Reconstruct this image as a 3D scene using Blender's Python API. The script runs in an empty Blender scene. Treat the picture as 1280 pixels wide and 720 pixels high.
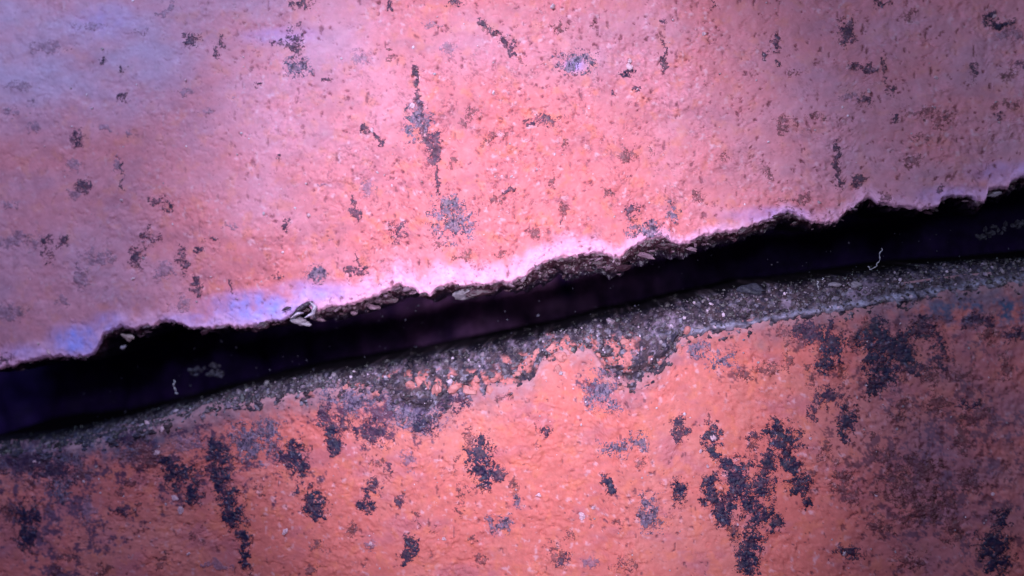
import bpy, math, random
import numpy as np
from mathutils import Vector

random.seed(7)
RNG = np.random.default_rng(7)
S = 1e-4                      # one wall unit is 0.1 mm; the frame shows about 13 cm of wall
SC = bpy.context.scene
COLL = SC.collection

# ------------------------------------------------------------------ camera
CAM = np.array([760.0, 1180.0, 340.0])      # u, distance in front of the wall, v
AIM = np.array([640.0, 0.0, 360.0])
FPX = 1180.0                                 # focal length in photo pixels (1280 wide)
def world(u, v, h):
    return np.stack([(np.asarray(u) - 640) * S, -np.asarray(h) * S, (360 - np.asarray(v)) * S], -1)
cam_d = bpy.data.cameras.new('camera'); cam = bpy.data.objects.new('camera', cam_d); COLL.objects.link(cam)
cp = Vector(world(CAM[0], CAM[2], CAM[1])); ap = Vector(world(AIM[0], AIM[2], 0))
cam.location = cp
fw = (ap - cp).normalized()
cam.rotation_euler = fw.to_track_quat('-Z', 'Y').to_euler()
cam_d.sensor_width = 36; cam_d.lens = 36 * FPX / 1280
cam_d.clip_start = 0.002; cam_d.clip_end = 5
cam_d.dof.use_dof = True
cam_d.dof.focus_distance = 0.1172
cam_d.dof.aperture_fstop = 9.0
SC.camera = cam
bpy.context.view_layer.update()
RM = np.array(cam.matrix_world.to_3x3())
def W(px, py, h=0.0):
    """photo pixel -> wall coordinates u, v on the plane h units in front of the wall"""
    px = np.asarray(px, float); py = np.asarray(py, float)
    d = np.stack([(px - 640) / FPX, (360 - py) / FPX, -np.ones_like(px)], -1) @ RM.T
    t = (CAM[1] - h) / d[..., 1]
    return CAM[0] + d[..., 0] * t, CAM[2] - d[..., 2] * t
def Wl(pts, h=0.0):
    a = np.array(pts, float); u, v = W(a[:, 0], a[:, 1], h)
    o = np.argsort(u); return u[o], v[o]

# ------------------------------------------------------------------ light
wd = bpy.data.worlds.new('World'); SC.world = wd; wd.use_nodes = True
bg = wd.node_tree.nodes['Background']; bg.inputs[0].default_value = (0.22, 0.14, 0.62, 1); bg.inputs[1].default_value = 0.10

def lamp(kind, name, px, py, h, tx, ty, power, color, **kw):
    d = bpy.data.lights.new(name, kind); d.energy = power; d.color = color
    for k, val in kw.items(): setattr(d, k, val)
    o = bpy.data.objects.new(name, d); COLL.objects.link(o)
    o.location = Vector(world(px, py, h)); t = Vector(world(tx, ty, 0))
    o.rotation_euler = (t - o.location).normalized().to_track_quat('-Z', 'Y').to_euler()
    return o
# two spots: the inspection camera's own LEDs, round its lens; area lamps: added fill
lamp('SPOT', 'lens_led', 600, -60, 1000, 610, 265, 0.54, (0.96, 0.94, 1.16), spot_size=math.radians(52), spot_blend=1.0, shadow_soft_size=0.004)
lamp('SPOT', 'lens_led', 740, 700, 1000, 690, 560, 0.28, (0.97, 0.92, 1.12), spot_size=math.radians(49), spot_blend=1.0, shadow_soft_size=0.004)
lamp('AREA', 'blue_fill', 0, -500, 800, 200, 100, 0.086, (0.44, 0.66, 1.0), size=0.012)  # added bluish fill for the upper left edge
lamp('AREA', 'flood_fill', 330, 120, 1120, 300, 420, 0.038, (0.85, 0.86, 1.2), size=0.010)  # added soft fill over the left half
lamp('AREA', 'side_fill', 1400, 100, 900, 1250, 400, 0.020, (0.70, 0.86, 0.95), size=0.010)  # added fill for the right edge

SC.view_settings.view_transform = 'Standard'; SC.view_settings.look = 'None'
SC.view_settings.exposure = 0.0; SC.view_settings.gamma = 1.0
SC.render.engine = 'CYCLES'

# ------------------------------------------------------------------ noise
PERM = RNG.permutation(4096)
GR = np.stack([np.cos(np.linspace(0, 2 * np.pi, 64, endpoint=False)), np.sin(np.linspace(0, 2 * np.pi, 64, endpoint=False))], -1)
def _hash(i, j, seed): return PERM[(PERM[(i + seed * 131) & 4095] + j) & 4095]
def perlin(x, y, seed=0):
    xi = np.floor(x).astype(np.int64); yi = np.floor(y).astype(np.int64); xf = x - xi; yf = y - yi
    u = xf * xf * xf * (xf * (xf * 6 - 15) + 10); v = yf * yf * yf * (yf * (yf * 6 - 15) + 10)
    def g(a, b):
        k = GR[_hash(xi + a, yi + b, seed) & 63]
        return k[..., 0] * (xf - a) + k[..., 1] * (yf - b)
    return ((g(0, 0) * (1 - u) + g(1, 0) * u) * (1 - v) + (g(0, 1) * (1 - u) + g(1, 1) * u) * v) * 1.5
def fbm(x, y, sc, octv=4, seed=0, gain=0.55):
    o = 0; a = 1.0; n = 0
    for k in range(octv):
        o = o + a * perlin(x / sc + 17.3 * k, y / sc - 9.1 * k, seed + k); n += a; a *= gain; sc /= 2.03
    return o / n * 1.5
def worley(x, y, sc, seed=0):
    x = x / sc; y = y / sc; xi = np.floor(x).astype(np.int64); yi = np.floor(y).astype(np.int64)
    f1 = np.full(x.shape, 9.0); f2 = f1.copy(); idv = np.zeros(x.shape)
    for a in (-1, 0, 1):
        for b in (-1, 0, 1):
            h = _hash(xi + a, yi + b, seed); h2 = _hash(xi + a, yi + b, seed + 5)
            d = np.hypot(xi + a + h / 4096 - x, yi + b + h2 / 4096 - y)
            n = d < f1; f2 = np.where(n, f1, np.minimum(f2, d)); idv = np.where(n, h2 / 4096, idv); f1 = np.where(n, d, f1)
    return f1, f2, idv
def sstep(a, b, x):
    t = np.clip((x - a) / (b - a), 0, 1); return t * t * (3 - 2 * t)
def mixc(c, d, m): return c * (1 - m[..., None]) + np.asarray(d) * m[..., None]

# ------------------------------------------------------------------ mesh helpers
def link(name, me, mat=None, parent=None, kind=None):
    o = bpy.data.objects.new(name, me); COLL.objects.link(o)
    if mat: me.materials.append(mat)
    if parent: o.parent = parent
    if kind: o['kind'] = kind
    return o
def make_mesh(name, P, F, col=None, smooth=True):
    me = bpy.data.meshes.new(name); P = np.asarray(P, np.float32); F = np.asarray(F, np.int32); n = F.shape[1]
    me.vertices.add(len(P)); me.vertices.foreach_set('co', P.ravel())
    me.loops.add(F.size); me.loops.foreach_set('vertex_index', F.ravel())
    me.polygons.add(len(F)); me.polygons.foreach_set('loop_start', np.arange(0, F.size, n, dtype=np.int32))
    try: me.polygons.foreach_set('loop_total', np.full(len(F), n, np.int32))
    except Exception: pass
    me.update(calc_edges=True)
    me.polygons.foreach_set('use_smooth', np.full(len(F), smooth))
    if col is not None:
        a = me.color_attributes.new('tint', 'FLOAT_COLOR', 'POINT')
        c = np.ones((len(P), 4), np.float32); c[:, :col.shape[1]] = col; a.data.foreach_set('color', c.ravel())
    return me
def grid_faces(nr, nc, keep=None):
    i = np.arange(nr * nc).reshape(nr, nc)
    q = np.stack([i[:-1, :-1], i[1:, :-1], i[1:, 1:], i[:-1, 1:]], -1)
    return q[keep] if keep is not None else q.reshape(-1, 4)
def grid_mesh(name, u, v, h, col=None, keep=None, smooth=True):
    P = world(u, v, h).reshape(-1, 3); F = grid_faces(*u.shape, keep)
    c = col.reshape(-1, col.shape[-1]) if col is not None else None
    if keep is not None:
        used = np.unique(F); rem = np.full(len(P), -1); rem[used] = np.arange(len(used)); F = rem[F]; P = P[used]
        if c is not None: c = c[used]
    return make_mesh(name, P, F, c, smooth)
def thing(name, label, cat, u, v, h=0, group=None):
    o = bpy.data.objects.new(name, None); COLL.objects.link(o); o.location = Vector(world(u, v, h))
    o.empty_display_size = 0.005; o['label'] = label; o['category'] = cat
    if group: o['group'] = group
    bpy.context.view_layer.update(); return o
def under(o, root):            # keep geometry in place although the root sits elsewhere
    o.parent = root; o.matrix_parent_inverse = root.matrix_world.inverted(); return o

# ------------------------------------------------------------------ materials
def mat(name, base=None, rough=0.6, spec=0.4, bump=0.3, bscale=900, var=0.25, vscale=500, coat=0.0):
    m = bpy.data.materials.new(name); m.use_nodes = True; nt = m.node_tree; N = nt.nodes; L = nt.links
    b = N['Principled BSDF']; b.inputs['Roughness'].default_value = rough; b.inputs['Specular IOR Level'].default_value = spec
    b.inputs['Coat Weight'].default_value = coat; b.inputs['Coat Roughness'].default_value = 0.25
    tc = N.new('ShaderNodeTexCoord')
    n1 = N.new('ShaderNodeTexNoise'); n1.inputs['Scale'].default_value = vscale; n1.inputs['Detail'].default_value = 6
    n1.inputs['Roughness'].default_value = 0.7
    L.new(tc.outputs['Object'], n1.inputs['Vector'])
    mr = N.new('ShaderNodeMapRange'); mr.inputs[1].default_value = 0.3; mr.inputs[2].default_value = 0.7
    mr.inputs[3].default_value = 1 - var; mr.inputs[4].default_value = 1 + var
    L.new(n1.outputs['Fac'], mr.inputs[0])
    mx = N.new('ShaderNodeVectorMath'); mx.operation = 'SCALE'
    if base is None:
        at = N.new('ShaderNodeAttribute'); at.attribute_name = 'tint'; L.new(at.outputs['Color'], mx.inputs[0])
    else: mx.inputs[0].default_value = base
    L.new(mr.outputs[0], mx.inputs['Scale']); L.new(mx.outputs[0], b.inputs['Base Color'])
    n2 = N.new('ShaderNodeTexNoise'); n2.inputs['Scale'].default_value = bscale; n2.inputs['Detail'].default_value = 5
    n2.inputs['Roughness'].default_value = 0.65
    L.new(tc.outputs['Object'], n2.inputs['Vector'])
    bp = N.new('ShaderNodeBump'); bp.inputs['Strength'].default_value = bump; bp.inputs['Distance'].default_value = 0.0003
    L.new(n2.outputs['Fac'], bp.inputs['Height']); L.new(bp.outputs[0], b.inputs['Normal'])
    rr = N.new('ShaderNodeMapRange'); rr.inputs[1].default_value = 0.35; rr.inputs[2].default_value = 0.65
    rr.inputs[3].default_value = max(0.1, rough - 0.15); rr.inputs[4].default_value = min(1, rough + 0.15)
    L.new(n2.outputs['Fac'], rr.inputs[0]); L.new(rr.outputs[0], b.inputs['Roughness'])
    return m
M_TILE = mat('fired_clay', None, 0.6, 0.25, 0.28, 900, 0.12, 700)
M_SOOT = mat('soot_crust', None, 0.5, 0.28, 0.35, 1500, 0.4, 1200)
M_BED = mat('gritty_mortar', None, 0.75, 0.12, 0.5, 1800, 0.35, 1500)
M_EDGE = mat('broken_clay', None, 0.4, 0.6, 0.6, 1500, 0.5, 1200)
M_VOID = mat('sooted_cavity', None, 0.8, 0.1, 0.4, 900, 0.5, 500)
M_PALE = mat('pale_mineral', (0.26, 0.20, 0.25), 0.45, 0.5, 0.3, 2500, 0.15, 1500)
M_GRAIN = mat('grey_grain', None, 0.45, 0.6, 0.3, 2500, 0.3, 1500)
M_SPECK = mat('pink_mineral', (0.62, 0.36, 0.44), 0.4, 0.5, 0.5, 2500, 0.3, 1500)
M_CLAY = mat('clay_lump', (0.48, 0.16, 0.16), 0.55, 0.5, 0.4, 2000, 0.25, 900)
M_FIBRE = mat('fibre', (0.38, 0.34, 0.40), 0.5, 0.5, 0.1, 2000, 0.1, 900)

# ------------------------------------------------------------------ traced lines (photo pixels)
LIP = [(-160,484),(-60,470),(0,460),(15,460),(22,456),(35,452),(50,449),(75,447),(95,447),(110,446),(120,442),(126,430),(128,420),(140,414),(150,408),(155,412),(170,413),(185,409),(200,405),(215,402),(228,407),(240,411),(265,411),(285,408),(300,411),(325,406),(350,402),(362,396),(372,391),(382,384),(390,391),(400,388),(415,383),(428,384),(440,381),(460,374),(480,366),(490,361),(500,359),(515,362),(525,370),(538,369),(548,361),(560,357),(575,358),(590,358),(605,357),(620,354),(640,354),(655,348),(665,338),(680,330),(700,323),(720,322),(740,317),(760,319),(775,322),(790,310),(805,303),(820,298),(835,300),(850,307),(865,303),(880,296),(895,291),(915,291),(935,285),(950,280),(965,275),(975,269),(985,266),(1000,271),(1015,279),(1040,279),(1055,271),(1065,262),(1080,251),(1090,250),(1100,255),(1115,258),(1130,260),(1150,264),(1170,259),(1180,250),(1190,245),(1205,247),(1220,252),(1232,253),(1234,238),(1245,236),(1260,237),(1263,230),(1275,222),(1290,224),(1350,210),(1440,196)]
RIM = [(-160,5),(120,5),(130,10),(160,12),(200,6),(370,6),(400,15),(500,14),(525,5),(560,13),(600,14),(640,12),(680,26),(760,26),(820,24),(870,15),(930,13),(1000,11),(1040,5),(1080,9),(1100,4),(1200,4),(1234,14),(1440,12)]
BOT = [(-160,566),(0,550),(60,545),(100,536),(150,525),(200,511),(250,500),(290,487),(330,480),(370,471),(400,467),(450,460),(500,451),(550,441),(600,431),(640,424),(700,412),(750,397),(800,389),(850,376),(900,366),(940,356),(1000,352),(1050,345),(1100,338),(1150,331),(1200,327),(1280,323),(1440,308)]
LOW = [(-160,592),(0,572),(100,560),(200,536),(250,517),(300,508),(400,490),(470,486),(500,510),(530,522),(560,500),(600,486),(640,484),(665,478),(678,452),(700,440),(740,440),(760,470),(790,482),(815,472),(840,447),(848,428),(880,412),(940,405),(1000,394),(1060,385),(1120,377),(1200,364),(1280,353),(1440,336)]
RIDGE = [(780,424),(840,416),(880,411),(940,402),(1000,391),(1060,381),(1120,371),(1200,358),(1280,346),(1440,330)]
HB = -38.0
lipu, lipv = Wl(LIP); rimu = Wl([(a, 300) for a, _ in RIM])[0]; rimw = np.array([b for _, b in RIM], float)
botu, botv = Wl(BOT, HB); lowu, lowv = Wl(LOW); rdu, rdv = Wl(RIDGE)
def lip(u): return np.interp(u, lipu, lipv) + 3.6 * fbm(u, u * 0 + 3, 20, 5, 31, 0.7) + 1.7 * fbm(u, u * 0 + 9, 5, 3, 37, 0.7)

# ------------------------------------------------------------------ the clay faces
def ell(u, v, lst):
    m = np.zeros(u.shape)
    for (px, py, rx, ry, s) in lst:
        cu, cv = W(px, py); m = np.maximum(m, s * sstep(1.25, 0.25, np.hypot((u - cu) / rx, (v - cv) / ry)))
    return m
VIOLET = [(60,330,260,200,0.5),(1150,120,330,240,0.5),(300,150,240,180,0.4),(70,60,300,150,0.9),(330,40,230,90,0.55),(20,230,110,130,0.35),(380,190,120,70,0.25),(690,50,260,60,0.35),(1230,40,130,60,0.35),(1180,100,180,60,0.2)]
BLUE_GLARE = [(95,425,42,26,0.95),(135,405,30,18,0.6),(320,385,80,26,0.95),(390,365,60,18,0.6),(250,400,60,12,0.5),(30,440,40,14,0.4),(1190,245,60,14,0.35),(1260,215,50,16,0.4),(130,25,60,30,0.2),(350,45,60,14,0.3),(720,80,16,10,0.6),(960,268,60,12,0.4)]  # blue of overexposed highlights, painted into the clay colour
BLOOMW = [(-160,22),(0,22),(120,30),(250,20),(330,26),(400,30),(470,34),(560,36),(640,38),(700,30),(760,22),(850,14),(950,13),(1040,18),(1150,16),(1280,18),(1440,18)]
blu = Wl([(a, 350) for a, _ in BLOOMW])[0]; blw = np.array([b for _, b in BLOOMW], float)
def face_h(u, v):
    k = _tooth(u, v)
    h = 7 * fbm(u, v, 330, 2, 1) + 2.2 * fbm(u, v, 70, 3, 4) + k * 2.1 * fbm(u, v, 15, 4, 8, 0.65) + k * 0.5 * fbm(u, v, 4.5, 2, 12) + k * 1.9 * sstep(0.45, 0.8, fbm(u, v, 8, 3, 14)) - 1.6 * sstep(0.07, 0.0, np.abs(fbm(u, v, 26, 3, 16))) * sstep(0.05, 0.4, fbm(u, v, 50, 2, 19))
    return h
def _tooth(u, v): return 0.35 + 0.95 * sstep(-0.25, 0.35, fbm(u, v, 75, 3, 21)) * np.interp(u, [0, 250, 480, 1400], [0.35, 0.6, 1, 1])
def pits(u, v, upper):
    """small chipped pits and dark specks: 0..1"""
    dens = 0.5 + 0.5 * fbm(u, v, 120, 3, 40)
    n = fbm(u, v, 7.5, 3, 44, 0.6); n2 = fbm(u * 1.5, v * 0.7, 15, 3, 48, 0.65); gate = sstep(-0.1, 0.35, fbm(u, v, 45, 3, 50)); n = n - 0.22 * (1 - gate)
    wx = u + 3 * fbm(u, v, 6, 2, 41); wy = v + 3 * fbm(u, v, 6, 2, 42)
    ln = sstep(0.085, 0.02, np.abs(fbm(wx * 1.25, wy * 0.8, 13, 3, 43))) * sstep(0.30, 0.55, fbm(u, v, 19, 3, 46, 0.7))
    if upper:
        cz = ell(u, v, [(620,200,360,200,1),(560,310,300,60,0.8),(900,200,220,120,0.6),(1080,150,220,160,0.55)])
        ln2 = sstep(0.17, 0.04, np.abs(fbm(wx * 2.0, wy * 0.85, 11, 3, 53, 0.7))) * sstep(-0.02, 0.26, fbm(u, v, 26, 4, 56, 0.7) + 0.22 * (cz - 1)) * cz
        ln = np.maximum(ln, ln2 * 0.75)
        thr = 0.62 - 0.26 * dens; ln = ln * np.interp(u, [0, 250, 450, 900, 1200], [0.2, 0.4, 1, 1, 0.7])
        return np.maximum(ln, np.maximum(sstep(thr, thr + 0.14, n), sstep(0.60, 0.72, n2) * 0.9) * np.interp(u, [0, 200, 420], [0.35, 0.5, 1]))
    zone = ell(u, v, [(1150,590,150,110,1),(1060,610,60,60,0.7),(1180,470,110,60,0.6),(120,640,130,90,0.35),(820,630,70,70,0.55),(520,590,120,60,0.3)])
    thr = 0.62 - 0.16 * dens - 0.36 * zone
    return np.maximum(ln * (0.35 + zone), np.maximum(sstep(thr, thr + 0.16, n), sstep(0.62 - 0.2 * zone, 0.74 - 0.2 * zone, n2) * 0.9))
def face_col(u, v, h, pit, upper):
    c = np.zeros(u.shape + (3,)) + (np.array([0.62, 0.163, 0.180]) if upper else np.array([0.60, 0.147, 0.134]))
    a = fbm(u, v, 150, 4, 60); c = mixc(c, (0.64, 0.21, 0.26) if upper else (0.60, 0.18, 0.165), sstep(-0.1, 0.5, a) * 0.8)
    b = fbm(u * 0.45, v, 40, 4, 64); c = mixc(c, (0.46, 0.130, 0.165), sstep(0.0, 0.6, b) * 0.65)
    d = fbm(u, v, 22, 4, 68); c = mixc(c, (0.66, 0.175, 0.118), sstep(0.1, 0.6, d) * 0.6)
    q = fbm(u * 1.3, v * 0.8, 6, 3, 71, 0.8); cen = np.clip(_tooth(u, v), 0, 1.1); c = c * (1 + (0.16 * np.clip(q, -1, 1) * cen))[..., None]
    w = fbm(u, v, 9, 3, 72); c = mixc(c, (0.74, 0.40, 0.48), sstep(0.34, 0.66, w) * 0.5 * cen)
    if upper:
        k = 0.55 + 0.45 * np.clip(fbm(u * 0.5, v, 60, 4, 76) + 0.5, 0, 1)
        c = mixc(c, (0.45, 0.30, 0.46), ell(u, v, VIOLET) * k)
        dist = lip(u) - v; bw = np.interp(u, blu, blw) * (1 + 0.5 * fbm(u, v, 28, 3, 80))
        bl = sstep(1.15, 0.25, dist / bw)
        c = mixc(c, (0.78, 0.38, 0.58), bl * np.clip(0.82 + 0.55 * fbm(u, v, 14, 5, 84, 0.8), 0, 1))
        c = mixc(c, (0.34, 0.29, 0.78), ell(u, v, BLUE_GLARE) * (0.75 + 0.5 * fbm(u, v, 18, 3, 88)))
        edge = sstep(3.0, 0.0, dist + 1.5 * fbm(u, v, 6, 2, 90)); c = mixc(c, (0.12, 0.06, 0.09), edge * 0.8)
    else:
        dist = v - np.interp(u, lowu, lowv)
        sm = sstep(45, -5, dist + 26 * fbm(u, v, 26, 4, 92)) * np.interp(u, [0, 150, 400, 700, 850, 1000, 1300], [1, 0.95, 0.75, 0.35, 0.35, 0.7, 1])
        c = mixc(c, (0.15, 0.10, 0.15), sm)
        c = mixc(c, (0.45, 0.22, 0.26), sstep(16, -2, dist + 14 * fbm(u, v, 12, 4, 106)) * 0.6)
        gz = np.clip(ell(u, v, [(230,575,240,70,0.8),(470,520,130,45,0.9),(60,640,170,130,0.8),(330,560,80,60,0.5),(760,490,50,40,0.6),(1110,430,190,60,0.8),(1180,570,190,180,0.85),(1250,690,90,70,0.7),(800,630,60,60,0.35),(920,460,90,30,0.4)]), 0, 1)
        gr = sstep(0.41 + 0.06 * sstep(700, 1000, u), 0.56 + 0.02 * sstep(700, 1000, u), gz * 0.50 + 0.75 * fbm(u, v, 17, 5, 98, 0.8) + 0.25 * fbm(u, v, 45, 2, 104)); rr = sstep(700, 1000, u); c = mixc(mixc(c, (0.10, 0.022, 0.040), rr * gr * 0.8 * sstep(0.02, 0.2, gz)), (0.07, 0.028, 0.07), (1 - rr) * gr * 0.9 * sstep(0.02, 0.2, gz))
        c = mixc(c, (0.10, 0.09, 0.17), ell(u, v, [(1230,388,120,24,1.2),(40,580,100,34,1.1),(150,555,80,24,0.9)]) * sstep(-0.25, 0.35, fbm(u, v, 20, 5, 105, 0.75)))  # navy at right paints the mortar ridge's shade; left ellipses are smudges
        c = mixc(c, (0.20, 0.12, 0.21), ell(u, v, [(1200,560,170,230,0.55),(40,650,160,110,0.3),(1260,450,90,80,0.4)]) * (0.7 + 0.6 * fbm(u * .5, v, 50, 3, 93)))
    c = mixc(c, (0.17, 0.055, 0.085) if upper else (0.13, 0.035, 0.055), pit * 0.85)
    return np.clip(c, 0.003, 0.95)
U0, U1, ST = -110.0, 1400.0, 1.55
us = np.arange(U0, U1, ST)

# ---- upper tile
tile_up = thing('clay_tile', 'upper orange clay tile with pink bloom and painted violet highlights above its ragged broken lower edge', 'clay tile', 640, -150, 0, 'clay tiles above and below the gap')
nr = 400
s = np.linspace(0, 1, nr)[:, None]; U = np.broadcast_to(us, (nr, len(us))); LV = lip(us)[None]
V = -150 + (LV + 150) * s
P = pits(U, V, True); D = LV - V
Hh = face_h(U, V) - 3.2 * P + 1.5 * sstep(0, 0.4, P) * (1 - P) - 5 * sstep(4, 0, D + 2 * fbm(U, V, 9, 3, 95)) + 2.5 * sstep(30, 8, D) * (0.6 + fbm(U, V, 12, 3, 96)) * 0.7
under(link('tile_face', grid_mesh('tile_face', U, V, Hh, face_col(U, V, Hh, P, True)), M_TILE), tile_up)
h_lip = Hh[-1]
# the broken arris under the face
ns = 46; t = np.linspace(0, 1, ns)[:, None]; U = np.broadcast_to(us, (ns, len(us)))
rw = np.interp(us, rimu, rimw)[None] * (1 + 0.35 * fbm(us, us * 0, 22, 3, 97)[None])
tt = np.clip(t / 0.6, 0, 1); bk = np.clip((t - 0.6) / 0.4, 0, 1)
YY = LV + rw * 1.3 * t; qx = U + 4 * fbm(U, YY, 9, 3, 94); f1, f2, idv = worley(qx, YY * 1.5, 8.0, 99)
V = LV + rw * tt - 12 * bk + (3.0 * (f2 - f1) - 1.5 + 4.5 * fbm(U, YY, 10, 4, 98, 0.7)) * np.minimum(1, t * 6)
Hr = h_lip[None] * (1 - tt) - 34 * tt ** 1.2 - 230 * bk + (9 * fbm(U, YY, 11, 4, 101, 0.75) + 7 * (f2 - f1)) * np.minimum(1, t * 8)
wob = sstep(0.12, 0.5, fbm(U * 0.7, V * 1.6, 13, 4, 103, 0.7))
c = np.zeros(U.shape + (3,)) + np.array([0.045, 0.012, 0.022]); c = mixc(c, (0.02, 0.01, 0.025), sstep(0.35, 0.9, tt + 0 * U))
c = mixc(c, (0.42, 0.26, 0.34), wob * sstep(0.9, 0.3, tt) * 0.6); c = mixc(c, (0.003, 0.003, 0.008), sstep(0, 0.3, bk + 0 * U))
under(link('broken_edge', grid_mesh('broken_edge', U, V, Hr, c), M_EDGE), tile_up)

# ---- lower tile
tile_lo = thing('clay_tile', 'lower orange clay tile mottled with dark soot patches under the grey mortar bed', 'clay tile', 640, 870, 0, 'clay tiles above and below the gap')
nr = 330; s = np.linspace(0, 1, nr)[:, None]; U = np.broadcast_to(us, (nr, len(us)))
LO = np.interp(us, lowu, lowv)[None]; UB = np.minimum(30, (LO - np.interp(us, botu, botv)[None]) * 0.55); V = (LO - UB) + (870 - LO + UB) * s
P = pits(U, V, False)
def low_h(u, v):
    return face_h(u, v + 1000) - 16 * sstep(0, -14, v - np.interp(u, lowu, lowv))
Hh = low_h(U, V) - 1.5 * P + 0.6 * sstep(0, 0.4, P) * (1 - P)
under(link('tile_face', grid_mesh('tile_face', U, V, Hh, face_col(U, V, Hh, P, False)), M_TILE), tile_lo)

# ------------------------------------------------------------------ cavity
ub = np.arange(-500, 1800, 6.0); vb = np.arange(-40, 41, 4.0)[:, None]
mid = (np.interp(ub, lipu, lipv) + np.interp(ub, botu, botv))[None] / 2
U = np.broadcast_to(ub, (len(vb), len(ub))); V = mid + vb * 5
CC = mixc(np.zeros(U.shape + (3,)) + np.array([0.012, 0.003, 0.034]), (0.18, 0.07, 0.17), np.exp(-((U - 620) / 190) ** 2) * (0.7 + 0.9 * fbm(U, V, 45, 3, 111)))  # soot tone with the gap's ambient blue painted in
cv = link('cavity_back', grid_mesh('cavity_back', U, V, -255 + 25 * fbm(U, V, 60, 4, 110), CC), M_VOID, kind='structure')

# ------------------------------------------------------------------ mortar bed
bed = thing('mortar_bed', 'grey gritty mortar bed sloping into the black gap between the two clay tiles', 'mortar', 640, 470, -10)
nr = 150; t = np.linspace(0, 1, nr)[:, None]; U = np.broadcast_to(us, (nr, len(us)))
BO = np.interp(us, botu, botv)[None]
a = np.clip(t / 0.72, 0, 1); b = np.clip((t - 0.72) / 0.28, 0, 1)
V = (LO + 26) + (BO - LO - 26) * a - 7 * b
sd = LO - V
lh = low_h(U, np.maximum(V, LO - 20))
rag = sd / 11 + 2.6 * fbm(U, V, 24, 5, 120, 0.75) + 0.9 * fbm(U, V, 6, 3, 121)
f1, f2, idv = worley(U, V, 4.6, 123); g1, g2, idw = worley(U, V, 9.5, 125)
grit = 1.7 * (0.55 - f1) + 2.4 * (0.5 - g1) + 4.5 * fbm(U, V, 18, 5, 127, 0.65)
amt = np.clip(rag, -1.6, 1)
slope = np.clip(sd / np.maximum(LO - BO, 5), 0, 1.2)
Hb = lh * (1 - sstep(0, 0.3, slope)) + 2.0 * amt + grit * np.clip(rag + 0.4, 0.15, 1.3) + HB * slope ** 1.6 - 210 * b ** 1.1 + 14 * sstep(0, 0.15, b) * fbm(U, V * 3, 16, 4, 139, 0.7)
rd = np.interp(U, rdu, rdv) + 3 * fbm(U, V * 0, 35, 4, 128); rk = np.interp(U, [790, 880, 1300], [0, 0.7, 1.0])
rg = np.exp(-((V - rd) / (3.6 + 2.5 * fbm(U, V, 24, 3, 130))) ** 2) * rk
Hb = Hb + 5.0 * rg
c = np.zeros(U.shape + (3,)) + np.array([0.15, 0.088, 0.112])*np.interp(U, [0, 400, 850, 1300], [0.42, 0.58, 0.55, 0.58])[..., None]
c = mixc(c, (0.30, 0.25, 0.34), sstep(0.72, 0.98, idv) * 0.8); c = mixc(c, (0.030, 0.024, 0.045), sstep(0.45, 0.25, idv) * 0.9)
c = mixc(c, (0.05, 0.032, 0.05), sstep(-0.1, 0.4, fbm(U, V, 26, 5, 131, 0.75)) * 0.75); c = mixc(c, (0.30, 0.20, 0.29), sstep(0.10, 0.5, fbm(U, V, 32, 5, 132, 0.8)) * 0.7)
pk = ell(U, V, [(750,445,90,26,0.7),(860,440,40,20,0.6),(660,455,50,16,0.5),(560,475,110,16,0.5),(710,440,55,26,0.9),(610,480,60,14,0.8),(430,490,60,16,0.4),(780,430,30,16,0.5)])
c = mixc(c, (0.52, 0.17, 0.17), sstep(0.35, 0.6, idw * 0.7 + pk * 0.55 - 0.25 + 0.3 * fbm(U, V, 12, 3, 133)) * sstep(0.05, 0.3, pk))
c = mixc(c, (0.36, 0.31, 0.44), np.clip(rg * 1.2, 0, 1) * (0.7 + 0.9 * fbm(U, V, 10, 3, 135)))
c = mixc(c, (0.045, 0.04, 0.075), ell(U, V, [(60,555,170,30,0.75),(1150,335,200,14,0.5)]))
c = mixc(c, (0.004, 0.0015, 0.006), sstep(0.62, 1.08, slope + 0.38 * fbm(U, V, 15, 5, 137, 0.75) + 0 * U))  # soot black deeper in, also painting the gap's shade
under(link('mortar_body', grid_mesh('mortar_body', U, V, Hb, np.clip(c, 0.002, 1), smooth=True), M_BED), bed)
BED = (us, V, Hb)
def bed_at(u, v):
    j = np.clip(((u - U0) / ST).astype(int), 0, len(us) - 1); i = np.argmin(np.abs(V[:, j] - v[None]), 0); return Hb[i, j]

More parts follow.
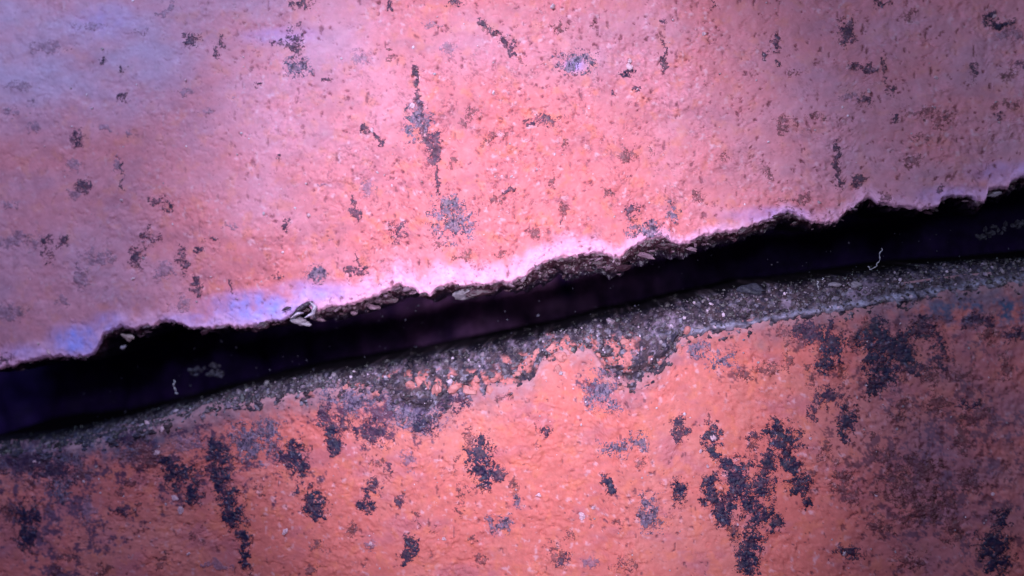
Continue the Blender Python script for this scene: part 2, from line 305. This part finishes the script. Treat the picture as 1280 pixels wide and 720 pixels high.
# ------------------------------------------------------------------ grains: many small angular solids as one mesh
PHI = (1 + 5 ** .5) / 2
IV = np.array([(-1,PHI,0),(1,PHI,0),(-1,-PHI,0),(1,-PHI,0),(0,-1,PHI),(0,1,PHI),(0,-1,-PHI),(0,1,-PHI),(PHI,0,-1),(PHI,0,1),(-PHI,0,-1),(-PHI,0,1)], float); IV /= np.linalg.norm(IV[0])
IF = np.array([(0,11,5),(0,5,1),(0,1,7),(0,7,10),(0,10,11),(1,5,9),(5,11,4),(11,10,2),(10,7,6),(7,1,8),(3,9,4),(3,4,2),(3,2,6),(3,6,8),(3,8,9),(4,9,5),(2,4,11),(6,2,10),(8,6,7),(9,8,1)])
def grains(name, u, v, h, r, col, material, root, kind='stuff'):
    n = len(u); k = IV[None] * (1 + RNG.uniform(-.35, .35, (n, 12, 1))) * r[:, None, None] * RNG.uniform(.6, 1.3, (n, 1, 3))
    th = RNG.uniform(0, 6.28, n); ca, sa = np.cos(th)[:, None], np.sin(th)[:, None]
    du = k[..., 0] * ca - k[..., 1] * sa; dv = k[..., 0] * sa + k[..., 1] * ca
    Pp = world(u[:, None] + du, v[:, None] + dv, h[:, None] + k[..., 2]).reshape(-1, 3)
    F = (IF[None] + 12 * np.arange(n)[:, None, None]).reshape(-1, 3)
    o = link(name, make_mesh(name, Pp, F, np.repeat(col, 12, 0), False), material, kind=kind)
    return under(o, root) if root else o
n = 6200
gu = RNG.uniform(-60, 1340, n); tq = RNG.beta(1.2, 1.15, n); gl = np.interp(gu, lowu, lowv) - 2; gb = np.interp(gu, botu, botv)
gv = gl + (gb - gl) * tq * 1.08; gh = bed_at(gu, gv)
lum = RNG.choice([0.05, 0.12, 0.22, 0.5], n, p=[.46, .36, .14, .04]); gc = lum[:, None] * np.array([1.15, 0.80, 1.05])
gc = gc * (1 - 0.9 * sstep(0.62, 1.0, tq))[:, None] * np.interp(gu, [0, 250, 500, 1300], [.45, .8, 1, .9])[:, None]  # grains dim inward with the mortar's painted shade
grains('grit', gu, gv, gh + 0.4, RNG.gamma(1.5, 0.55, n) + 0.5, gc, M_GRAIN, bed)
# clay lumps lying in the mortar
def lump(name, px, py, h, rx, ry, rz, material, root, seed, sub=2, rough=0.3, rot=0.0, col=None, lift=None):
    import bmesh
    bm = bmesh.new(); bmesh.ops.create_icosphere(bm, subdivisions=sub, radius=1.0)
    co = np.array([x.co[:] for x in bm.verts]); fc = [[x.index for x in f.verts] for f in bm.faces]; bm.free()
    rs = np.random.default_rng(seed); ph = rs.uniform(-3, 3, (6, 3))
    d = sum(np.sin(co @ p * 1.3 + k) for k, p in enumerate(ph)) / 3.0
    co = co * (1 + rough * d + rs.uniform(-.08, .08, len(co)))[:, None]
    x = co[:, 0] * rx; y = co[:, 1] * ry; ca, sa = math.cos(rot), math.sin(rot)
    u, v = W(px, py, h)
    o = link(name, make_mesh(name, world(u + x * ca - y * sa, v + x * sa + y * ca, h + co[:, 2] * rz), np.array(fc), None, False), material)
    if root: under(o, root)
    return o
def centre(o):    # put the origin of a single-mesh thing at its middle
    me = o.data; n = len(me.vertices); a = np.empty(n * 3, np.float32); me.vertices.foreach_get('co', a); a = a.reshape(-1, 3)
    c0 = (a.min(0) + a.max(0)) / 2; me.vertices.foreach_set('co', (a - c0).ravel()); me.update(); o.location = c0.tolist(); return o
CL = [(512,480,6),(524,476,7),(546,488,7),(566,486,8),(586,488,9),(611,489,8),(690,436,7),(702,446,8),(714,438,7),(726,448,6),(736,458,7),(748,444,5),(782,428,6),(790,432,5),(735,470,8),(700,462,9),(722,470,8),(618,474,5),(596,474,5),(660,452,5),(672,440,5),(470,492,6),(452,498,6),(432,484,4),(646,468,5),(760,478,6),(776,486,5),(858,414,6),(866,424,6)]
for k, (x, y, r) in enumerate(CL):
    cu, cvv = W(x, y); hh = float(bed_at(np.array([cu]), np.array([cvv]))[0])
    lump('clay_crumb', x, y, hh + 0.2, r, r * 0.75, r * 0.45, M_CLAY, bed, 500 + k, 2, 0.35, k * 0.9)

# ------------------------------------------------------------------ soot patches: each a thin crust of its own
KC = {'l': ((0.035, 0.015, 0.04), (0.16, 0.06, 0.10), 1.0), 'n': ((0.017, 0.013, 0.045), (0.075, 0.025, 0.05), 2.0), 'g': ((0.12, 0.09, 0.16), (0.30, 0.17, 0.24), 1.3),
      'r': ((0.085, 0.022, 0.040), (0.24, 0.075, 0.085), 1.3), 's': ((0.19, 0.10, 0.18), (0.32, 0.16, 0.22), 0.9), 'd': ((0.035, 0.018, 0.05), (0.15, 0.05, 0.085), 1.5)}
OFF = {'n': 0.22, 'g': 0.16, 'r': 0.02, 's': 0.15, 'd': 0.12, 'l': 0.2}; ALPHA = {'l': 0.9, 'n': 0.97, 'g': 0.78, 'r': 0.62, 's': 0.5, 'd': 0.88}
def patch(root, kind, es, upper, seed):
    E = [(W(x, y), rx, ry) for (x, y, rx, ry) in es]
    u0 = min(c[0] - rx * 1.7 for c, rx, ry in E); u1 = max(c[0] + rx * 1.7 for c, rx, ry in E)
    v0 = min(c[1] - ry * 1.7 for c, rx, ry in E); v1 = max(c[1] + ry * 1.7 for c, rx, ry in E)
    U, V = np.meshgrid(np.arange(u0, u1 + 1, 0.8), np.arange(v0, v1 + 1, 0.8))
    m = np.full(U.shape, -9.0)
    wu = U + 9 * fbm(U, V, 15, 4, 150, 0.75); wv = V + 9 * fbm(U, V, 15, 4, 152, 0.75)
    for (c, rx, ry) in E: m = np.maximum(m, 1 - np.hypot((wu - c[0]) / rx, (wv - c[1]) / ry))
    loose = {'l': 0.6, 'n': 0.75, 'g': 1.0, 'r': 1.0, 's': 0.6, 'd': 0.9}[kind]
    m = m * 0.7 + loose * (1.75 * fbm(wu, wv, 10, 4, seed % 50 + 160, 0.95) + 0.35 * fbm(U, V, 22, 2, 170)) + OFF[kind]
    if upper: m = np.where(V > lip(U[0])[None] - 3, -1, m)
    base = face_h(U, V) if upper else low_h(U, V)
    if upper:
        D = lip(U[0])[None] - V; pp = pits(U, V, True)
        base = base + 2.5 * sstep(30, 8, D) * (0.6 + fbm(U, V, 12, 3, 96)) * 0.7
    th = KC[kind][2]
    H = base + np.where(m > 0, th * (0.15 + 0.45 * sstep(0, 0.35, m)) + 0.5 * fbm(U, V, 5, 3, 172) * sstep(0, .2, m), -1.2 + 5 * np.maximum(m, -0.2) * 0)
    inside = m > 0
    keep = inside[:-1, :-1] | inside[1:, :-1] | inside[:-1, 1:] | inside[1:, 1:]
    if keep.sum() < 6: return None
    c = face_col(U, V, base, pits(U, V, upper), upper); al = ALPHA[kind] * (1 if not upper else 0.88) * (0.75 + 0.35 * sstep(-0.3, 0.3, fbm(U, V, 9, 4, 181, 0.8)))
    al = np.clip(al, 0, 1)
    c = mixc(c, KC[kind][1], sstep(-0.05, 0.12, m) * al); c = mixc(c, KC[kind][0], sstep(0.05, 0.30, m + 0.15 * fbm(U, V, 5, 2, 175)) * al)
    if kind == 'g': c = mixc(c, (0.035, 0.02, 0.05), sstep(-0.05, 0.3, fbm(U * 1.5, V * 0.9, 6.5, 3, 179, 0.8)) * sstep(0, .12, m) * 0.9)
    sp = sstep(0.45, 0.75, fbm(U, V, 6.5, 3, 177)); c = mixc(c, (0.26, 0.24, 0.36), sp * (0.35 if kind in 'ng' else 0.12))  # bluish glints painted into the crust colour
    return under(link('soot_patch', grid_mesh('soot_patch', U, V, H, np.clip(c, 0.002, 1), keep), M_SOOT), root)
LOWP = [
 ('n',[(34,648,13,18),(33,668,12,18),(22,640,8,8)]),('d',[(40,578,44,16),(75,590,20,16)]),('r',[(10,640,12,12)]),('g',[(76,612,13,13)]),('r',[(107,592,10,10)]),
 ('r',[(165,605,6,5)]),('r',[(148,613,9,5)]),('d',[(153,640,12,5)]),('r',[(175,631,6,5)]),('r',[(40,606,8,5)]),
 ('n',[(222,592,20,13),(210,583,10,8),(242,620,9,11)]),('n',[(272,568,14,15),(275,600,12,18),(283,625,12,12),(292,643,13,14)]),('n',[(305,675,7,12),(307,698,6,13)]),
 ('g',[(310,552,20,20),(322,565,10,10)]),('g',[(337,545,14,17)]),('n',[(367,572,15,16),(378,584,8,8)]),('n',[(390,622,13,12),(395,634,13,11)]),('d',[(372,606,5,8)]),
 ('r',[(325,612,10,5)]),('n',[(420,556,9,10),(412,546,6,10)]),('d',[(408,520,10,14),(428,530,8,10)]),('r',[(87,698,14,6)]),('r',[(130,711,8,6)]),('r',[(398,685,7,7)]),('r',[(72,712,10,5)]),('r',[(392,709,6,5)]),
 ('r',[(170,560,22,9)]),('r',[(185,578,14,12)]),('d',[(160,545,14,8)]),('r',[(245,668,6,8)]),('r',[(205,700,8,8)]),('s',[(270,706,16,6)]),('s',[(110,640,10,14)]),('s',[(235,555,18,10)]),
 ('g',[(440,500,28,13)]),('g',[(505,500,34,16),(518,518,26,16)]),('n',[(530,532,11,10)]),('d',[(562,498,24,12),(552,510,10,8)]),('d',[(467,544,16,11),(445,538,10,8),(460,526,8,6)]),
 ('n',[(598,564,12,16),(603,588,13,15),(604,604,7,8)]),('d',[(622,592,9,7)]),('r',[(585,545,5,10)]),('r',[(572,577,4,8)]),('r',[(641,604,5,12)]),
 ('d',[(467,607,8,9),(460,618,5,6)]),('n',[(460,634,10,6)]),('d',[(486,585,5,8)]),('d',[(501,626,5,6)]),('r',[(521,645,4,9)]),('r',[(574,618,4,10),(576,640,5,5)]),('n',[(515,682,7,10),(510,694,9,8)]),
 ('g',[(625,656,12,10)]),('g',[(645,626,7,6)]),('r',[(440,661,6,8)]),('s',[(462,681,9,6)]),('s',[(510,575,10,10)]),('r',[(592,675,5,5)]),('d',[(683,540,5,5)]),('r',[(672,533,3,5)]),('r',[(672,557,3,4)]),
 ('g',[(750,488,14,17),(762,506,10,7)]),('r',[(635,499,12,4)]),('r',[(470,575,8,6)]),('r',[(540,664,4,5)]),('r',[(600,700,6,5)]),
 ('g',[(768,560,14,8)]),('g',[(798,551,10,8)]),('n',[(757,600,5,6),(762,612,5,9)]),('g',[(812,640,12,16)]),('d',[(848,530,6,12),(845,545,5,6)]),('n',[(848,615,7,12)]),
 ('d',[(706,700,7,7)]),('r',[(710,670,5,5)]),('r',[(693,690,8,10)]),('r',[(780,703,12,8)]),('s',[(740,700,10,7)]),('r',[(800,580,5,6)]),('r',[(772,655,5,4)]),
 ('n',[(890,546,9,13),(893,565,4,10)]),('r',[(885,524,4,8)]),('d',[(858,538,4,8)]),
 ('n',[(977,550,16,18),(966,540,9,8),(985,568,9,12),(992,584,7,9),(999,604,10,12),(1006,624,4,10)]),
 ('n',[(958,580,9,14),(956,606,9,18),(920,590,14,14),(926,608,15,16),(938,630,13,12),(946,648,9,9),(958,642,9,8),(970,652,7,9),(910,578,6,8)]),
 ('n',[(887,604,8,10),(893,622,6,10),(903,642,9,16),(912,630,5,9),(879,624,6,5)]),('r',[(917,662,5,8)]),('n',[(937,680,13,17),(935,704,11,18)]),('d',[(940,545,5,9)]),('r',[(943,560,4,7)]),
 ('n',[(1058,527,9,13),(1055,545,5,8)]),('r',[(1090,545,6,6)]),('n',[(1090,486,8,9)]),('d',[(1036,494,15,10)]),('d',[(1014,513,4,8)]),('n',[(1249,649,8,9)]),('n',[(1240,682,17,14),(1244,702,12,12)]),
 ('r',[(1082,404,9,6),(1070,420,6,14)]),('n',[(1084,425,15,10),(1095,412,6,12)]),('n',[(1118,434,19,16),(1130,447,10,10),(1106,424,8,10)]),('n',[(1036,430,11,22),(1030,450,8,10)]),('d',[(1008,418,14,12)]),
 ('n',[(1098,464,16,12),(1085,450,8,8),(1108,474,10,8)]),('d',[(1152,412,12,15)]),('d',[(1174,438,9,20)]),('r',[(978,412,5,12)]),('r',[(984,440,5,16)]),('r',[(962,460,14,6)]),('g',[(902,450,14,9)]),('g',[(872,436,9,8)]),
 ('r',[(1050,465,6,10)]),('d',[(1140,462,12,8)]),('r',[(1160,470,8,10)]),('r',[(1205,465,12,6)]),('r',[(1230,420,10,8)]),('d',[(1268,418,12,8)]),('r',[(1255,455,8,12)]),('d',[(1218,400,18,7)]),
 ('r',[(1050,595,12,14)]),('r',[(1065,620,8,10)]),('r',[(1128,610,22,14)]),('r',[(1150,585,18,14)]),('r',[(1170,628,16,14)]),('r',[(1200,545,6,18)]),('r',[(1145,640,14,12)]),('r',[(1105,570,10,10)]),('r',[(1210,600,12,10)]),('r',[(1125,510,10,12)]),('r',[(1170,505,12,8)]),('r',[(1220,520,14,7)]),
 ('r',[(1030,560,6,10)]),('r',[(1016,590,8,6)]),('d',[(1208,504,12,4)]),('r',[(1190,660,10,12)]),('r',[(1100,655,12,8)]),('d',[(1060,690,14,8)]),('r',[(1140,700,16,8)]),
 ('r',[(1010,470,6,10)]),('r',[(930,470,10,5)]),('d',[(998,410,8,9)]),('r',[(1060,500,6,6)])]
UPP = [
 ('d',[(240,50,9,8)]),('s',[(212,10,4,8),(202,19,9,3)]),('s',[(175,38,8,3)]),('d',[(97,172,8,8)]),('d',[(105,231,9,8)]),('d',[(151,85,6,3)]),('d',[(152,122,7,4)]),('d',[(128,75,4,3)]),('s',[(90,208,9,7)]),('s',[(12,140,10,5)]),('s',[(40,128,7,3)]),('s',[(43,158,8,5)]),('s',[(160,167,5,4)]),
 ('d',[(278,50,3,6),(271,64,4,7)]),('d',[(370,50,7,15),(362,60,6,4)]),('g',[(372,85,13,9)]),('d',[(378,4,11,5)]),('d',[(346,53,7,3)]),('d',[(325,107,4,3)]),('s',[(260,141,9,4)]),('s',[(232,116,10,4)]),('d',[(347,198,3,3)]),('s',[(290,122,4,3)]),('d',[(410,98,5,3)]),('s',[(402,233,5,3)]),('s',[(60,60,22,6)]),('s',[(25,108,14,5)]),('s',[(112,33,14,4)]),('s',[(130,160,7,3)]),('s',[(146,205,4,8)]),
 ('d',[(519,92,3,5)]),('g',[(523,150,12,17),(514,160,9,6)]),('d',[(534,172,3,10),(543,190,4,9)]),('d',[(546,207,2.5,10),(549,228,2,9)]),('d',[(545,172,5,8)]),('r',[(607,38,3,3),(620,43,6,3)]),('d',[(633,50,7,5),(640,62,3,5)]),('s',[(560,62,7,9)]),('r',[(648,76,6,5)]),('g',[(720,76,18,10)]),('r',[(702,90,6,3)]),('n',[(785,91,7,3)]),('r',[(697,32,8,7)]),('d',[(830,66,3,14)]),('r',[(590,140,8,5)]),('r',[(583,152,9,4)]),
 ('d',[(682,150,17,6),(670,155,6,4)]),('r',[(617,172,10,5)]),('d',[(463,167,6,2.5)]),('d',[(476,176,3,4)]),('d',[(568,4,9,4)]),('d',[(485,5,3,5)]),('d',[(768,115,3,3)]),('d',[(794,110,4,2)]),('r',[(815,190,4,8)]),('r',[(784,193,8,9)]),('d',[(831,26,4,3)]),('d',[(637,238,7,5)]),('r',[(488,71,4,7)]),('s',[(450,70,10,7)]),('s',[(458,235,9,9)]),('r',[(566,205,9,5)]),('r',[(742,30,3,3)]),('r',[(708,180,4,4)]),('r',[(690,225,3,10)]),('s',[(540,30,14,4)]),
 ('d',[(969,50,4,9)]),('d',[(958,69,4,5)]),('d',[(972,79,3,6)]),('r',[(994,93,8,4)]),('d',[(1058,40,8,12)]),('d',[(1082,86,8,5),(1064,83,6,3)]),('d',[(1081,125,6,6)]),('s',[(1062,120,10,4)]),('n',[(1104,3,7,5)]),('n',[(1248,30,13,4),(1238,20,4,4)]),('d',[(891,5,3,7)]),('r',[(1135,20,6,6)]),('d',[(1114,114,5,5)]),('d',[(1118,147,5,5)]),('r',[(1152,142,14,6)]),('d',[(1217,92,4,8)]),('d',[(1246,146,6,4)]),('r',[(1150,174,9,5)]),('d',[(1047,190,3,12)]),('d',[(1044,210,4,6),(1050,226,3,9)]),('d',[(1074,226,7,6)]),('r',[(961,216,4,8)]),('r',[(908,195,5,6)]),('r',[(1020,146,9,4)]),('s',[(1265,42,14,6)]),('d',[(1276,82,7,4)]),('r',[(1254,130,12,4)]),('r',[(1257,99,8,8)]),('r',[(1182,150,9,7)]),('r',[(1140,200,8,5)]),('r',[(980,150,10,5)]),('r',[(978,160,5,5)]),
 ('d',[(195,250,7,5)]),('d',[(211,255,6,7)]),('d',[(58,303,6,7),(63,318,6,8)]),('d',[(80,302,6,6)]),('s',[(101,345,9,13)]),('d',[(171,320,8,12)]),('d',[(188,297,9,7),(184,287,3,6)]),('d',[(226,318,5,9),(233,334,5,7)]),('s',[(205,338,12,12)]),('d',[(246,358,6,11)]),('s',[(228,380,13,9)]),('s',[(79,375,7,9)]),('d',[(266,300,8,3)]),('d',[(250,313,5,5)]),('d',[(358,280,4,7)]),('d',[(291,358,3,7)]),('d',[(346,348,5,6)]),('s',[(12,255,10,5)]),('s',[(96,243,9,5)]),('s',[(20,300,30,10)]),('s',[(122,322,18,9)]),('s',[(10,390,20,10)]),('d',[(7,449,10,6)]),('s',[(288,282,9,3)]),
 ('d',[(441,255,3,5),(447,265,4,7)]),('g',[(562,268,18,16),(572,284,16,14),(552,290,6,8)]),('r',[(548,305,7,6)]),('d',[(499,290,8,9)]),('d',[(438,342,6,6)]),('d',[(452,339,7,8),(446,324,2.5,8)]),('g',[(394,343,10,9)]),('d',[(792,262,7,8)]),('g',[(808,287,17,9)]),('g',[(842,265,6,9)]),('r',[(704,267,4,10)]),('r',[(618,250,9,7)]),('r',[(668,292,8,6)]),('r',[(583,320,12,5)]),('r',[(625,318,9,3)]),('r',[(380,385,3,3)]),('r',[(760,240,6,4)]),('r',[(876,245,6,6)]),('r',[(1004,252,6,8)]),('r',[(983,250,10,6)]),('d',[(1175,238,4,5)]),('r',[(1107,245,6,5)])]
def line(pts, r0, r1):
    a = np.array(pts, float); t = np.linspace(0, len(a) - 1, 5 * len(a)); rr = np.linspace(r0, r1, len(t))
    return [(float(x), float(y), float(r), float(r) * 1.6) for x, y, r in zip(np.interp(t, range(len(a)), a[:, 0]), np.interp(t, range(len(a)), a[:, 1]), rr)]
for pts, r0, r1 in [([(518,84),(519,98),(520,112)],3,2),([(519,118),(522,130),(526,146)],2.5,4),([(527,160),(535,176),(543,196)],5,3),([(543,198),(547,212),(549,226),(551,240)],2.6,1.6),([(538,166),(545,178),(548,190)],2.5,2.5),
    ([(600,28),(612,37),(622,44)],2.4,2.4),([(627,48),(638,58),(641,66)],3.5,2),([(830,52),(831,66),(832,84)],1.8,2.8),([(452,158),(464,166),(474,176)],2.2,2),([(441,246),(446,258),(443,270),(448,276)],2,2),([(1046,180),(1047,192),(1046,200)],2.6,2),([(1043,208),(1048,220),(1052,230)],3.4,2),([(704,256),(705,270),(703,280)],1.8,1.8),([(150,205),(152,225),(154,240)],1.5,1.5),([(1103,75),(1104,88),(1106,102)],1.6,1.6)]:
    UPP.append(('l', line(pts, r0, r1)))
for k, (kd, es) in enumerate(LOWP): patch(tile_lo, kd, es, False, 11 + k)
for k, (kd, es) in enumerate(UPP): patch(tile_up, kd, es, True, 300 + k)

# ------------------------------------------------------------------ pale mineral grains on the faces
def face_grains(root, upper, n):
    gu = RNG.uniform(-60, 1340, n)
    gv = RNG.uniform(-80, 440, n) if upper else RNG.uniform(400, 800, n)
    ok = (gv < lip(gu) - 6) if upper else (gv > np.interp(gu, lowu, lowv) + 8)
    gu, gv = gu[ok], gv[ok]; h = face_h(gu, gv) if upper else low_h(gu, gv)
    c = np.array([[0.72, 0.50, 0.60]]) * RNG.uniform(0.5, 1.05, (len(gu), 1))
    grains('mineral_specks', gu, gv, h + 0.3, RNG.gamma(2.2, 0.32, len(gu)) + 0.45, c, M_GRAIN, root)
face_grains(tile_up, True, 260); face_grains(tile_lo, False, 240)
for k, (x, y, r) in enumerate([(357,664,4.5),(673,619,3.5),(218,622,4),(226,638,5),(235,693,3),(555,673,3),(728,645,5),(742,634,3),(891,547,5),(885,583,2.5),(463,680,3.5),(197,566,4),(184,531,5),(203,537,4),(44,577,3),(1013,548,2),(876,564,2.5),(1240,618,3),(1095,620,2)]):
    u, v = W(x, y); lump('mineral_grain', x, y, float(low_h(np.array([u]), np.array([v]))[0]) + 0.6, r * 0.75, r * 0.95, 1.6, M_SPECK, tile_lo, 700 + k, 2, 0.5, k)
for k, (x, y, r) in enumerate([(787,83,5),(880,43,3),(788,76,3),(1086,113,3),(1170,97,2.5),(1243,20,3),(515,133,4),(166,348,3),(152,250,2.5),(61,440,4),(48,430,3),(232,100,2),(386,269,3),(465,163,3)]):
    u, v = W(x, y); lump('mineral_grain', x, y, float(face_h(np.array([u]), np.array([v]))[0]) + 0.6, r * 0.75, r * 0.85, 1.5, M_SPECK, tile_up, 740 + k, 2, 0.5, k)

# ------------------------------------------------------------------ loose things in the gap
M_DIM = mat('dim_rubble', (0.035, 0.03, 0.05), 0.6, 0.4, 0.5, 1800, 0.5, 1200)
def solo(o, label, cat, group=None):
    centre(o); o['label'] = label; o['category'] = cat
    if group: o['group'] = group
    return o
def fibre(pts, h, r, label):
    P = []; a = np.array(pts, float)
    tt = np.linspace(0, len(a) - 1, 8 * len(a)); px = np.interp(tt, range(len(a)), a[:, 0]); py = np.interp(tt, range(len(a)), a[:, 1])
    hh = h + 2 * np.sin(tt * 2.1); px = px + 1.2 * np.sin(tt * 4.3); py = py + 1.0 * np.cos(tt * 3.1); u, v = W(px, py, hh); k = 7; F = []
    rr = r * (0.25 + 0.8 * np.abs(fbm(tt * 3, tt * 0, 1.0, 2, 201)) + 0.5 * np.sin(tt * 5) ** 2)
    for i in range(len(u)):
        j0, j1 = max(i - 1, 0), min(i + 1, len(u) - 1); d = np.array([u[j1] - u[j0], v[j1] - v[j0]]); d /= np.linalg.norm(d) + 1e-9
        for q in range(k):
            an = 2 * math.pi * q / k; P.append((u[i] - d[1] * math.cos(an) * rr[i], v[i] + d[0] * math.cos(an) * rr[i], hh[i] + math.sin(an) * rr[i]))
    for i in range(len(u) - 1):
        for q in range(k): F.append((i * k + q, i * k + (q + 1) % k, (i + 1) * k + (q + 1) % k, (i + 1) * k + q))
    P = np.array(P); o = link('fibre', make_mesh('fibre', world(P[:, 0], P[:, 1], P[:, 2]), np.array(F), None, True), M_FIBRE)
    return solo(o, label, 'fibre', 'fibres caught in and beside the gap')
fibre([(1102,309),(1101,317),(1098,326),(1096,333),(1089,336),(1084,334)], -20, 0.9, 'thin white fibre hanging bent into the black gap near the right end')
fibre([(1021,350),(1023,356),(1022,361)], -16, 1.3, 'short white fibre standing on the grey mortar right of the lump')
fibre([(217,474),(218,482),(219,490),(222,493)], -22, 1.4, 'short pale fibre in the dark gap near its left end')
fibre([(1028,346),(1029,351)], -18, 1.0, 'tiny white fibre beside the short standing fibre')
solo(lump('mortar_chip', 939, 364, HB + 8, 15, 9, 9, M_DIM, None, 801, 3, 0.3, 0.1), 'rounded dark grey mortar lump on the upper rim of the mortar bed', 'mortar lump')
solo(lump('mortar_chip', 1070, 357, -12, 6, 4.5, 4, M_PALE, None, 802, 3, 0.3), 'pale rounded pebble on the grey mortar bed below the bent fibre', 'pebble')
solo(lump('mortar_chip', 1043, 356, -14, 6, 2.6, 3, M_PALE, None, 803, 3, 0.35), 'flat pale chip just left of the rounded pebble', 'chip', 'loose chips along the gap')
solo(lump('clay_chip', 376, 402, -3, 11, 4.5, 4, M_PALE, None, 804, 3, 0.45, 0.2), 'white ragged chip hanging under the curled flake at the upper tile edge', 'chip', 'loose chips along the gap')
solo(lump('clay_chip', 583, 369, -12, 14, 6, 5, mat('grey_chip', (0.16, 0.125, 0.155), 0.5, 0.5, 0.8, 2200, 0.4, 1500), None, 805, 3, 0.35, -0.05), 'grey rough chip stuck beneath the upper tile edge left of centre', 'chip', 'loose chips along the gap')
solo(lump('clay_chip', 160, 422, -10, 7, 4, 3, mat('brown_chip', (0.35, 0.22, 0.22), 0.5, 0.5, 0.6, 2200, 0.4, 1500), None, 806, 3, 0.5, 0.3), 'small brown pink chip in the dark below the left end of the upper tile', 'chip', 'loose chips along the gap')
solo(lump('clay_chip', 154, 434, -12, 3.5, 2.2, 3, M_PALE, None, 807, 2, 0.4, -0.8), 'tiny pale sliver right under the small brown pink chip', 'chip', 'loose chips along the gap')
solo(lump('clay_chip', 1242, 243, -4, 8, 3, 3, M_PALE, None, 810, 3, 0.4, -0.1), 'pale flake in the dark notch at the right end of the upper tile', 'chip', 'loose chips along the gap')
def rubble(name, lst, h, label, seed):
    root = thing(name, label, 'rubble', *[float(x) for x in W(lst[0][0], lst[0][1], h)], h, 'rubble heaps inside the gap')
    rs = np.random.default_rng(seed)
    for k, (x, y, rx, ry) in enumerate(lst):
        for q in range(7):
            r = rs.uniform(1.4, 4.2); lump('rubble_piece', x + rs.uniform(-rx, rx), y + rs.uniform(-ry, ry), h + rs.uniform(-4, 2), r * 1.3, r * 0.8, r, M_DIM, root, seed + 10 * k + q, 2, 0.35, k + q)
rubble('rubble_heap', [(258,464,13,5),(270,461,9,5),(245,463,8,3),(275,467,6,3)], -60, 'faint grey rubble deep inside the black gap at its left', 820)
rubble('rubble_heap', [(1245,288,14,7),(1228,294,10,4),(1262,285,10,6),(1272,280,8,4)], -60, 'faint grey rubble deep inside the black gap at the far right', 840)
# curled flake rising from the lip
fl = thing('clay_flake', 'curled dark flake peeling from the upper tile edge left of centre', 'flake', *[float(x) for x in W(384, 388, 2)], 2)
def strip(pts, w, h0, material, root):
    a = np.array(pts, float); t = np.linspace(0, len(a) - 1, 40); px = np.interp(t, range(len(a)), a[:, 0]); py = np.interp(t, range(len(a)), a[:, 1])
    ws = np.linspace(-1, 1, 9)[:, None]; q = (w * np.sin(np.linspace(0.25, 2.9, 40)))[None]
    u, v = W(px, py, h0); du = np.gradient(u); dv = np.gradient(v); n = np.hypot(du, dv)
    U = u[None] - dv / n * ws * q; V = v[None] + du / n * ws * q
    H = h0 + 4 * (1 - ws ** 2) + 1.5 * fbm(U, V, 5, 3, 210)
    o = link('flake_layer', grid_mesh('flake_layer', U, V, H, np.zeros(U.shape + (3,)) + np.array(material)), M_EDGE)
    sm = o.modifiers.new('thickness', 'SOLIDIFY'); sm.thickness = 0.00008
    return under(o, root)
strip([(366,393),(374,386),(384,380),(392,377)], 3.4, 4, (0.05, 0.03, 0.05), fl)
strip([(388,377),(394,384),(391,392),(382,397)], 3.0, 5, (0.50, 0.40, 0.52), fl)
strip([(364,398),(372,392),(380,391)], 2.4, 5, (0.55, 0.42, 0.55), fl)
strip([(353,388),(358,385),(364,384)], 2.0, 3, (0.06, 0.03, 0.06), fl)

# small flakes and crumbs clinging along the broken lip
M_FLD = mat('dark_flake', (0.05, 0.018, 0.03), 0.4, 0.5, 0.6, 2200, 0.5, 1500); M_FLP = mat('dusty_flake', (0.17, 0.09, 0.13), 0.5, 0.4, 0.6, 2200, 0.5, 1500)
rs = np.random.default_rng(77)
for k in range(120):
    px = rs.uniform(-20, 1300) if k % 2 else rs.normal(700, 180); u0, _ = W(px, 300)
    lv = float(lip(np.array([float(u0)]))[0]); rwk = float(np.interp(u0, rimu, rimw)); off = rs.uniform(-1.5, rwk * 0.9)
    r = rs.gamma(3, 0.8) + 1.0; dark = rs.random() < 0.7
    o = lump('edge_flake', 640, 360, 0, r * rs.uniform(1, 1.9), r * 0.6, r * 0.7, M_FLD if dark else M_FLP, None, 900 + k, 2, 0.5, -0.2 + rs.normal(0, .35))
    d = world(float(u0), lv + off, -1 - 30 * (max(off, 0) / (rwk + 1)) ** 1.2 + rs.uniform(0, 3)) - world(*[float(q) for q in W(640, 360, 0)], 0)
    me = o.data; a = np.empty(len(me.vertices) * 3, np.float32); me.vertices.foreach_get('co', a); me.vertices.foreach_set('co', (a.reshape(-1, 3) + d).ravel().astype(np.float32)); me.update(); under(o, tile_up)

# sparse specks of dust caught in the cavity
n = 130; gu = RNG.uniform(0, 1280, n); tq = RNG.beta(1.2, 1.0, n); a0 = np.interp(gu, lipu, lipv) + 12; b0 = np.interp(gu, botu, botv) + 4
o = grains('dust_specks', gu, a0 + (b0 - a0) * tq, RNG.uniform(-60, -30, n), RNG.gamma(2, .3, n) + 0.3, RNG.uniform(0.02, 0.16, (n, 1)) * np.array([[1, .9, 1.1]]), M_DIM, None)
o['label'] = 'sparse pale dust specks caught in the black gap'; o['category'] = 'dust'
